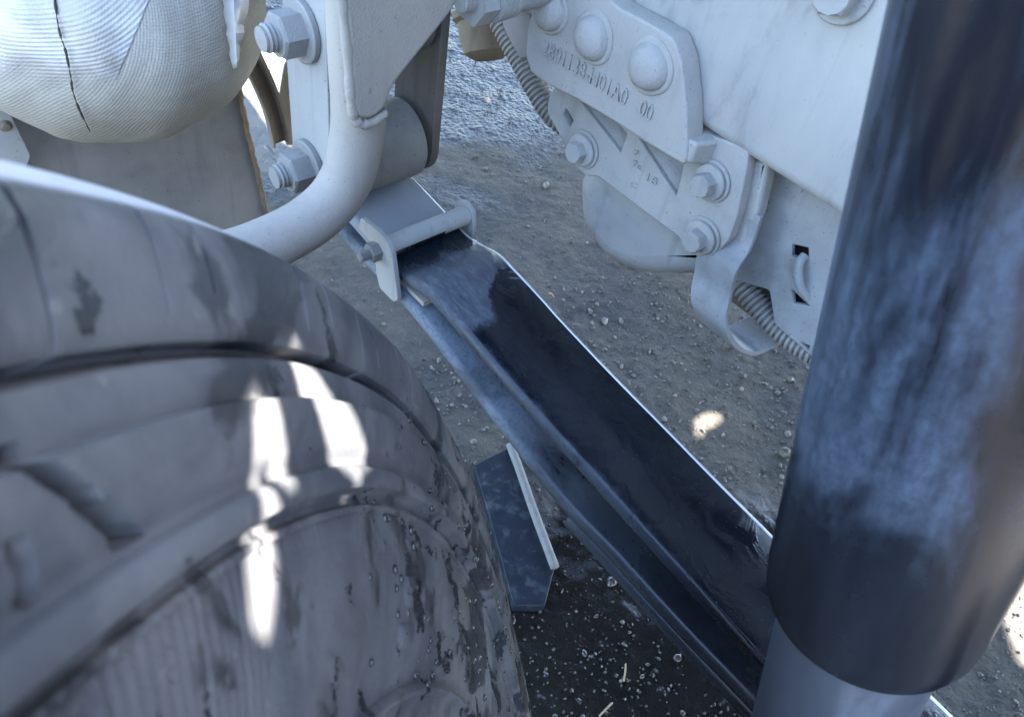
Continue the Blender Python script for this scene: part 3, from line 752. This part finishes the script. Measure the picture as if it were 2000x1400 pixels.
# ------------------------------------------------------------------ leaf spring
YCEN, HW = -0.343, 0.040
ztop = smooth_path([(0.500, 0, 0.5695), (0.476, 0, 0.568), (0.438, 0, 0.5635), (0.405, 0, 0.5600), (0.385, 0, 0.5625), (0.361, 0, 0.5685), (0.337, 0, 0.5665), (0.303, 0, 0.5620), (0.276, 0, 0.5572), (0.213, 0, 0.549), (0.156, 0, 0.5435), (0.101, 0, 0.5375), (0.05, 0, 0.533), (0.0, 0, 0.5275), (-0.05, 0, 0.523), (-0.15, 0, 0.518), (-0.4, 0, 0.52)], 6)
def leaf(path, th, hw, yc, taper=None):
    """rounded flat bar following path (its top surface)"""
    V, Fc = [], []; n = len(path); sec = []
    r = th * 0.5
    for k in range(9): a = math.pi / 2 + math.pi * k / 8; sec.append((-hw + r * 0.9 + r * 0.9 * math.cos(a), -r + r * math.sin(a)))
    for k in range(7): a = -math.pi / 2 + math.pi * k / 6; sec.append((hw - r * 0.45 + r * 0.45 * math.cos(a), -r + r * math.sin(a)))
    m = len(sec)
    for i, p in enumerate(path):
        d = path[min(i + 1, n - 1)] - path[max(i - 1, 0)]; d /= np.linalg.norm(d); up = np.array([-d[2], 0, d[0]])
        if up[2] < 0: up = -up
        for a, b in sec: V.append(np.array([p[0], yc - a, p[2]]) + up * b)
    for i in range(n - 1):
        for k in range(m): Fc.append((i * m + k, i * m + (k + 1) % m, (i + 1) * m + (k + 1) % m, (i + 1) * m + k))
    Fc += [tuple(range(m)), tuple(range((n - 1) * m, n * m))]
    return V, Fc
spring = empty('leaf_spring', (0.1, YCEN, 0.45)); tag(spring, 'wet black leaf spring running diagonally from the shackle down behind the shock', 'leaf spring')
obj('main_leaf', leaf(ztop, 0.0135, HW, YCEN), M_spring, spring, smooth=50)
EYE = np.array([0.503, YCEN, 0.6045])
eye_v = lathe([(0.0225, -HW), (0.0345, -HW), (0.0355, -HW + 0.001), (0.0355, HW - 0.001), (0.0345, HW), (0.0225, HW)], EYE, (0, 1, 0), 56, closed=True)
M_eye = dusty('brownish_eye', (0.24, 0.225, 0.205), (0.17, 0.165, 0.16), dark=(0.03, 0.03, 0.03), specks=0.6, stain=0.5)
obj('eye', eye_v, M_eye, spring, smooth=30)
l2 = smooth_path([(0.525, 0, 0.548), (0.474, 0, 0.540), (0.425, 0, 0.537), (0.387, 0, 0.535), (0.342, 0, 0.5265), (0.29, 0, 0.514), (0.246, 0, 0.5035), (0.176, 0, 0.4885), (0.115, 0, 0.487), (0.04, 0, 0.4835), (-0.05, 0, 0.485), (-0.4, 0, 0.49)], 6)
obj('second_leaf', leaf(l2, 0.014, HW, YCEN), M_leaf2, spring, smooth=50)
l3 = smooth_path([(0.165, 0, 0.4735), (0.115, 0, 0.4715), (0.04, 0, 0.468), (-0.05, 0, 0.469), (-0.4, 0, 0.474)], 6)
obj('third_leaf', leaf(l3, 0.014, HW, YCEN), M_leaf2, spring, smooth=50)
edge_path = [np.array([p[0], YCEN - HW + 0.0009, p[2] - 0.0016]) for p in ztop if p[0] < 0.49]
obj('edge_glint', tube(edge_path, 0.0014, 8), M_edge, spring, smooth=180)  # highlight on the rounded edge, painted as a bright strip
# small liner tongue under the main leaf at the clip
obj('liner', prismX([(0.0, 0.540), (0.0, 0.5445), (-0.06, 0.5445), (-0.06, 0.540)], 0.366, 0.44, YCEN + HW - 0.004), M_pipe, spring)

# ------------------------------------------------------------------ rebound clip
clip = empty('spring_clip', (0.42, YCEN, 0.53)); tag(clip, 'steel clip with tube spacer and through bolt clamped over the leaf spring', 'clip')
yl, yr = -0.2955, -0.3910
clipL = [(704, 425), (738, 452), (752, 468), (764, 490), (770, 530), (777, 586), (768, 590), (741, 562), (734, 530), (730, 480), (700, 446)]
plateY('side_plate', clipL, yl, 0.0045, M_shack, clip, bev=0.0006, rad=0.003)
clipR = [(886, 398), (896, 391), (910, 396), (922, 414), (924, 440), (922, 476), (912, 476), (893, 440)]
plateY('side_plate', clipR, yr, 0.0045, M_shack, clip, bev=0.0006, rad=0.003)
tb = atY(737, 489, yl)
obj('spacer_tube', tube([tb + [0, -0.004, 0], [tb[0], yr + 0.0005, tb[2]]], 0.0088, 24), M_shack, clip)
dark_half = obj('dark_underside', tube([tb + [0, -0.006, -0.0012], [tb[0], yr + 0.03, tb[2] - 0.0012]], 0.0088, 24), M_clipdark, clip)  # dark tube set slightly low, so the spacer's underside shows darker
obj('nut', hexa(tb, (0, 1, 0), 0.0150, 0.0085, 0.4), M_bolt, clip, smooth=28)
obj('bolt_thread', threads(tb + [0, 0.008, 0], (0, 1, 0), 0.0047, 0.010, 0.0016, 0.0008), M_bolt, clip)
obj('bolt_head', hexa([tb[0], yr - 0.0045, tb[2]], (0, -1, 0), 0.0150, 0.007), M_bolt, clip)

# ------------------------------------------------------------------ shackle
sh = empty('spring_shackle', (0.503, YCEN, 0.56)); tag(sh, 'pale shackle plates with two big nuts holding the rear eye of the leaf spring', 'shackle')
PIN2 = EYE + np.array([0, 0, 0.118])
def sh_plate(y0, y1, name):
    r = 0.030; P = []
    for k in range(13): a = math.pi + math.pi * k / 12; P.append((EYE[0] + r * math.cos(a), EYE[2] + r * math.sin(a) - 0.004))
    for k in range(13): a = math.pi * k / 12; P.append((PIN2[0] + r * math.cos(a), PIN2[2] + 0.03 + r * math.sin(a)))
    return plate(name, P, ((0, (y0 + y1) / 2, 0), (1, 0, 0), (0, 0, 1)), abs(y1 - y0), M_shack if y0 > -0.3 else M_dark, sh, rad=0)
sh_plate(-0.286, -0.2945, 'outer_plate'); sh_plate(-0.3915, -0.400, 'inner_plate')
for q in (EYE, PIN2):
    c = np.array([q[0], -0.286, q[2]])
    w_ = obj('washer', lathe([(0, 0), (0.0225, 0), (0.0235, 0.0008), (0.0235, 0.0048), (0.0222, 0.0058), (0, 0.0058)], c, (0, 1, 0), 48), M_bolt, sh)
    n_ = obj('nut', hexa(c + [0, 0.0055, 0], (0, 1, 0), 0.0300, 0.0185, 0.15), M_bolt, sh, smooth=28)
    obj('pin_end', threads(c + [0, 0.0225, 0], (0, 1, 0), 0.0105, 0.0125, 0.0034, 0.0015), M_bolt, sh)
    obj('pin', lathe([(0, 0), (0.0105, 0), (0.0105, 0.12), (0, 0.12)], c + [0, 0.002, 0], (0, -1, 0), 24), M_dark, sh)
# split pin on the lower nut
c = np.array([EYE[0] + 0.012, -0.286 + 0.027, EYE[2] + 0.012])
obj('split_pin', tube(smooth_path([c, c + [0.004, 0.004, 0.006], c + [0.009, 0.002, 0.004], c + [0.007, -0.002, 0]], 6), 0.0012, 8), M_bolt, sh)
# hanger casting reaching down to the upper pin
hg = empty('spring_hanger', (0.503, YCEN, 0.69)); tag(hg, 'dark brown hanger casting between the shackle plates above the spring eye', 'hanger')
obj('boss', lathe([(0, -0.044), (0.030, -0.044), (0.032, -0.042), (0.032, 0.042), (0.030, 0.044), (0, 0.044)], PIN2, (0, 1, 0), 48), M_dark, hg)
arm = [(PIN2[0] - 0.030, PIN2[2]), (PIN2[0] - 0.034, PIN2[2] + 0.10), (PIN2[0] - 0.05, PIN2[2] + 0.26), (PIN2[0] + 0.06, PIN2[2] + 0.26), (PIN2[0] + 0.034, PIN2[2] + 0.1), (PIN2[0] + 0.030, PIN2[2])]
plate('arm', arm, ((0, YCEN, 0), (1, 0, 0), (0, 0, 1)), 0.078, M_dark, hg, bev=0.006, rad=0.01)
ribv = [(0.478, -0.386, 0.60), (0.478, -0.386, 0.80), (0.478, -0.368, 0.80), (0.474, -0.376, 0.66)]

# ------------------------------------------------------------------ bent support pipe with gusset
pip = empty('support_pipe', (0.43, -0.22, 0.60)); tag(pip, 'beige dusty pipe bending left under a welded gusset plate in front of the shackle', 'pipe')
pp = smooth_path([(0.430, -0.281, 1.02), (0.430, -0.282, 0.86), (0.430, -0.2835, 0.75), (0.430, -0.285, 0.70), (0.430, -0.283, 0.672), (0.430, -0.275, 0.643), (0.430, -0.259, 0.623), (0.430, -0.232, 0.6105), (0.430, -0.195, 0.606), (0.430, -0.155, 0.607), (0.43, -0.05, 0.607), (0.43, 0.10, 0.60)], 8)
obj('pipe', tube(pp, 0.0200, 40), M_pipe, pip, smooth=180)
gpx = [(668, -40), (684, 120), (690, 205), (697, 232), (726, 236), (754, 214), (768, 172), (784, 150), (889, 18), (915, -40)]
gs = plateX('gusset', gpx, 0.4045, 0.008, M_pipe, pip, bev=0.0038, rad=0.010, bres=5)
wl = smooth_path([atX(664, -40, 0.408), atX(680, 110, 0.408), atX(687, 205, 0.408), atX(697, 237, 0.408), atX(722, 241, 0.407), atX(752, 221, 0.408)], 10)
wl = [p + np.array([0, 0.0002 * math.sin(i * 1.9), 0.0003 * math.cos(i * 2.7)]) for i, p in enumerate(wl)]
obj('weld_bead', tube(wl, [0.0036 + 0.0003 * math.sin(i * 0.9) + 0.0002 * math.sin(i * 2.3) for i in range(len(wl))], 12), M_pipe, pip, smooth=180)

# ------------------------------------------------------------------ shock absorber
sax = np.array([-0.2506, -0.0695, -0.9656]); sax /= np.linalg.norm(sax)
SB = atd(1689, 1200, 0.33) - sax * 0.010
shock = empty('shock_absorber', SB + sax * 0.35); tag(shock, 'fat black shock absorber with dust streaks in the right foreground', 'shock absorber')
R1 = 0.0424
dt = obj('dust_tube', lathe([(0, 0.50), (R1, 0.50), (R1, 0.012), (R1 * 0.99, 0.005), (R1 * 0.955, 0.0), (R1 * 0.93, -0.0005), (R1 * 0.91, 0.003), (0.03, 0.01), (0, 0.01)], (0, 0, 0), (0, 0, 1), 96), M_shock, shock, smooth=40)
dt.rotation_euler = Vector(-sax).to_track_quat('Z', 'Y').to_euler(); dt.location = Vector(SB) - shock.location
R2 = 0.0338
obj('lower_tube', lathe([(0, -0.02), (R2, -0.02), (R2, 0.22), (R2 * 0.8, 0.235), (0, 0.24)], SB, sax, 72), M_shocktube, shock, smooth=40)
n_, t_, b_ = basis(sax)
obj('lower_eye', lathe([(0.012, -0.025), (0.026, -0.025), (0.026, 0.025), (0.012, 0.025)], SB + sax * 0.26, (0, 1, 0), 32, closed=True), M_shack, shock)

# ------------------------------------------------------------------ wrapped exhaust box
wr = empty('wrapped_silencer', atd(210, 200, 0.62)); tag(wr, 'pale woven heat wrap bulging over the silencer in the upper left corner', 'silencer')
WCc = atd(196, -78, 0.665)
rgt, dwn, fwd = cr, cd, cf
def wrap_pt(u, v):
    """u: round the belly 0..1, v: 0..1 pole to pole along the near-far axis"""
    th = 2 * math.pi * u; ph = math.pi * v
    x = math.sin(ph) * math.cos(th); y = math.sin(ph) * math.sin(th); z = -math.cos(ph)
    e = 0.86
    f = lambda q: math.copysign(abs(q) ** e, q)
    q = np.array([0.135 * f(x), 0.150 * f(y), 0.115 * f(z)])
    w = 1 + 0.016 * math.sin(5 * th + 3 * ph) + 0.006 * math.sin(11 * th - 7 * ph) + 0.002 * math.sin(23 * th + 5 * math.sin(9 * ph))
    # crease along the lower seam
    q = q * w
    return q
def wrap_shell(scale, u0, u1, v0, v1, nu, nv):
    V, Fc, UV = [], [], []
    for i in range(nu + 1):
        for j in range(nv + 1):
            u = u0 + (u1 - u0) * i / nu; v = v0 + (v1 - v0) * j / nv
            q = wrap_pt(u, v) * scale; V.append(WCc + rgt * q[0] + dwn * q[1] + fwd * q[2]); UV.append((u, v))
    for i in range(nu):
        for j in range(nv):
            Fc.append((i * (nv + 1) + j, (i + 1) * (nv + 1) + j, (i + 1) * (nv + 1) + j + 1, i * (nv + 1) + j + 1))
    me = bpy.data.meshes.new('wrap'); me.from_pydata([tuple(p) for p in V], [], Fc); me.update()
    uvl = me.uv_layers.new(name='UVMap')
    for lp in me.loops: uvl.data[lp.index].uv = UV[lp.vertex_index]
    return me
link('woven_wrap', wrap_shell(1.0, 0, 1, 0.0, 1.0, 160, 80), M_wrap, wr, smooth=180)
def surf(px, py, scale=1.0):
    """point of the wrap met by a sight line (nearest side)"""
    r = ray(px, py); a = np.array([rgt @ r, dwn @ r, fwd @ r]); o_ = np.array([rgt @ (O - WCc), dwn @ (O - WCc), fwd @ (O - WCc)])
    best = None
    for k in range(400):
        d_ = 0.42 + k * 0.001; q = o_ + a * d_
        if (abs(q[0] / 0.135) ** 2.3 + abs(q[1] / 0.150) ** 2.3 + abs(q[2] / 0.115) ** 2.3) < scale: best = d_; break
    return None if best is None else O + r * best
seam = [surf(x, y, 1.06) for x, y in ((104, -20), (112, 40), (118, 70), (128, 100), (138, 150), (142, 178), (155, 215), (176, 258))]
seam = [p for p in seam if p is not None]
sp_ = smooth_path(seam, 12); sp_ = [p + np.array([0, 0, 0.0006 * math.sin(i * 1.3)]) for i, p in enumerate(sp_)]
obj('seam', tube(sp_, [0.0007 + 0.0003 * math.sin(i * 0.37) + 0.0002 * math.sin(i * 1.1) for i in range(len(sp_))], 8), M_stitch, wr, smooth=180)
# torn foil flap on the right shoulder
fl = []
for i in range(14):
    f = i / 13
    a = atd(430 + 26 * f + 2 * math.sin(i * 2.1), -40 + 175 * f, 0.615 + 0.001 * math.sin(i * 3)); b = atd(455 + 8 * f, -40 + 172 * f, 0.604 + 0.0015 * math.sin(i * 2.2)); c_ = atd(494 - 34 * f + 2 * math.sin(i * 1.7), -40 + 170 * f, 0.615 + 0.001 * math.cos(i * 2.6))
    fl.append((a, b, c_))
V = [p for r in fl for p in r]; Fc = []
for i in range(13):
    for k in range(2): Fc.append((i * 3 + k, i * 3 + k + 1, i * 3 + k + 4, i * 3 + k + 3))
ff = obj('foil_flap', (V, Fc), M_foil, wr, smooth=20); sm = ff.modifiers.new('thick', 'SOLIDIFY'); sm.thickness = 0.001

# ------------------------------------------------------------------ splash sheet behind
XP = 0.76
pan = empty('splash_sheet', (XP, -0.2, 0.3)); tag(pan, 'grey sheet metal splash guard with rusty edge behind the tyre, below the wrapped silencer', 'splash guard')
pan_px = [(440, 40), (466, 180), (492, 300), (527, 440), (545, 520), (400, 640), (-120, 640), (-120, 40)]
plateX('sheet', pan_px, XP, 0.004, M_panel, pan, bev=0.0006, rad=0.004)
ep = smooth_path([atX(x, y, XP - 0.002) for x, y in ((452, 100), (462, 150), (470, 190), (482, 250), (494, 300), (505, 345), (516, 395), (527, 440))], 8)
ep = [p + np.array([0, 0.0005 * math.sin(i * 0.8), 0]) for i, p in enumerate(ep)]
obj('rusty_edge', tube(ep, [0.0030 + 0.0005 * math.sin(i * 1.7) for i in range(len(ep))], 12), M_rust, pan, smooth=180)
cor = plateX('corner_plate', [(-60, 150), (0, 192), (10, 200), (60, 305), (20, 400), (-60, 400)], XP - 0.03, 0.004, M_shack, pan, bev=0.0006)
c = atX(10, 246, XP - 0.03); obj('rivet', lathe([(0, -0.004), (0.003, -0.0038), (0.0052, -0.001), (0.0056, 0)], c, (1, 0, 0), 20), M_brown, cor)

# ------------------------------------------------------------------ brown mudguard stay behind
ms = empty('mudguard_stay', atX(550, 270, 0.98)); tag(ms, 'brown spotted channel and plate between the rusty sheet and the shackle', 'mudguard stay')
mp = smooth_path([atX(470, 60, 0.98), atX(488, 110, 0.98), atX(512, 160, 0.98), atX(530, 205, 0.98), atX(542, 250, 0.98), atX(546, 276, 0.98)], 8)
def channel(path, w, d):
    V, Fc = [], []; n = len(path); sec = [(-w, 0), (-w, -d), (-w + 0.003, -d), (-w + 0.003, -0.003), (w - 0.010, -0.003), (w - 0.007, -d), (w - 0.004, -d), (w - 0.003, -0.004), (w, -0.004), (w, 0.0)]
    m_ = len(sec)
    for i, p in enumerate(path):
        d_ = path[min(i + 1, n - 1)] - path[max(i - 1, 0)]; d_ /= np.linalg.norm(d_); s_ = np.cross(d_, np.array([1.0, 0, 0])); s_ /= np.linalg.norm(s_)
        if s_[1] > 0: s_ = -s_
        for a, b in sec: V.append(p + s_ * a + np.array([b, 0, 0]))
    for i in range(n - 1):
        for k in range(m_): Fc.append((i * m_ + k, i * m_ + (k + 1) % m_, (i + 1) * m_ + (k + 1) % m_, (i + 1) * m_ + k))
    Fc += [tuple(range(m_)), tuple(range((n - 1) * m_, n * m_))]
    return V, Fc
obj('channel', channel(mp, 0.016, 0.012), M_brown, ms)
plateX('plate', [(546, 190), (556, 130), (575, 90), (620, 90), (620, 284), (560, 284)], 1.0, 0.004, M_brown, ms, bev=0.0006, rad=0.002)

# ------------------------------------------------------------------ things lying on the ground
tr = empty('trim_strip', atZ(1010, 1030, 0.01)); tag(tr, 'wet black strip with a rolled pale lip lying on the ground between tyre and spring', 'trim strip')
def Z2(x, y, z): return atZ(x, y, z)
ZT_ = 0.022
outl = [Z2(*p, ZT_)[:2] for p in ((926, 908), (960, 890), (998, 872), (1014, 905), (1082, 1112), (1064, 1182), (1004, 1182), (960, 1020))]
plate('strip', outl, ((0, 0, ZT_ - 0.009), (1, 0, 0), (0, 1, 0)), 0.018, wet_black('wet_trim', base=(0.012, 0.017, 0.027), amt=0.16, rough=(0.22, 0.5), lo=0.5, hi=0.7, nscale=60), tr, bev=0.0008, rad=0.002)
lp_ = smooth_path([Z2(996, 868, ZT_ + 0.004), Z2(1014, 915, ZT_ + 0.004), Z2(1040, 990, ZT_ + 0.004), Z2(1066, 1060, ZT_ + 0.004), Z2(1084, 1108, ZT_ + 0.004)], 8)
obj('rolled_lip', tube(lp_, 0.0065, 14), M_panel, tr, smooth=180)
p0 = atZ(953, 202, 0.0); V = []
for k in range(9):
    a = 2 * math.pi * k / 9; r = 0.010 * (1 + 0.35 * math.sin(k * 2.2)); V.append(p0 + np.array([r * math.cos(a), 0.8 * r * math.sin(a), 0.010 + 0.003 * math.sin(k * 1.7)]))
lf = obj('dry_leaf', (V + [p0 + np.array([0, 0, 0.014])], [(k, (k + 1) % 9, 9) for k in range(9)]), M_pink, smooth=0)
sm = lf.modifiers.new('thick', 'SOLIDIFY'); sm.thickness = 0.001
tag(lf, 'small pinkish dry leaf on the ground left of the conduit', 'leaf')
for (a, b, lab) in (((1170, 1398), (1196, 1372), 'thin straw on the wet ground at the bottom edge'), ((1218, 1330), (1222, 1296), 'short upright straw on the wet ground left of the spring'),
                    ((1072, 572), (1082, 580), 'tiny pale forked straw beside the spring edge')):
    q0, q1 = atZ(*a, 0.012), atZ(*b, 0.014)
    st_ = obj('straw', tube(smooth_path([q0, (q0 + q1) / 2 + np.array([0, 0, 0.003]), q1], 5), 0.0012, 6), M_straw, smooth=180)
    tag(st_, lab, 'straw', 'straws on the ground')

# ------------------------------------------------------------------ added slab standing for the cab: casts shade, holes shaped to sun patches
ZC = 1.38
def to_slab(p): return (np.array(p) + SUN * ((ZC - p[2]) / SUN[2]))[:2]
def tyre_pt(x, y):
    r = ray(x, y); k = ((WC + wnorm * 0.003 - O) @ wnorm) / (r @ wnorm); return O + r * k
patchA = [(490, 738), (526, 795), (548, 860), (571, 935), (569, 968), (552, 972), (528, 942), (508, 905), (506, 958), (530, 1005), (561, 1075), (552, 1180), (544, 1246), (522, 1238), (491, 1200), (484, 1000), (476, 900), (464, 800)]
patchB = [(560, 648), (586, 680), (622, 712), (660, 772), (694, 822), (722, 895), (721, 918), (690, 936), (686, 958), (672, 974), (660, 940), (640, 930), (612, 850), (594, 800), (574, 742)]
spotC = [(798, 708), (806, 706), (812, 722), (808, 736), (800, 734)]
gr1 = [(1362, 815), (1380, 805), (1404, 808), (1411, 820), (1398, 832), (1380, 836), (1376, 850), (1364, 852), (1360, 835)]
gr2 = [(380, -60), (500, 30), (560, 84), (598, 120), (596, 300), (540, 275), (500, 215), (440, 140)]
gr3 = [(1958, 1205), (1990, 1110), (2200, 900), (2400, 1300), (2200, 1420), (2050, 1330), (1990, 1290)]
def shrink(P, f): c_ = np.mean(P, axis=0); return [c_ + (np.array(q) - c_) * f for q in P]
patchA = [q + (np.array([517, q[1]]) - q) * 0.10 for q in np.array(patchA, float)]
patchB = [q + (np.array([640 + (q[1] - 810) * 0.42, q[1]]) - q) * 0.25 for q in np.array(patchB, float)]
holes = [[to_slab(tyre_pt(*q)) for q in P] for P in (patchA, patchB, spotC)] + [[to_slab(atZ(*q, 0.0)) for q in P] for P in (gr1, gr2, gr3)] + [[to_slab(atd(*q, 0.61)) for q in ((425, -60), (500, -60), (474, 70), (458, 118), (444, 60))]]
cab_shade = plate('shade_slab', [(-1.7, -2.6), (3.4, -2.6), (3.4, -0.25), (0.9, -0.25), (-1.7, -0.25)], ((0, 0, ZC), (1, 0, 0), (0, 1, 0)), 0.006, M_shade, None, holes=holes, bev=0.0005, rad=0.0)
tag(cab_shade, 'unseen slab added overhead for the cab shade, holes shaped to the sun patches', 'shade slab')

# ------------------------------------------------------------------ front blocker behind the lens: unseen panel added to block light from the front
front_blk = empty('front_blocker', (-1.15, -1.2, 0.35)); tag(front_blk, 'dark bumper panel added unseen behind the lens to keep light off the near side', 'blocker')
bevel(obj('blocker_panel', box((-1.17, -1.15, 0.87), (0.06, 2.9, 0.98)), M_shade, front_blk), 0.02, 3)
bevel(obj('blocker_lip', box((-1.13, -1.15, 0.36), (0.16, 2.8, 0.05)), M_shade, front_blk), 0.01, 3)
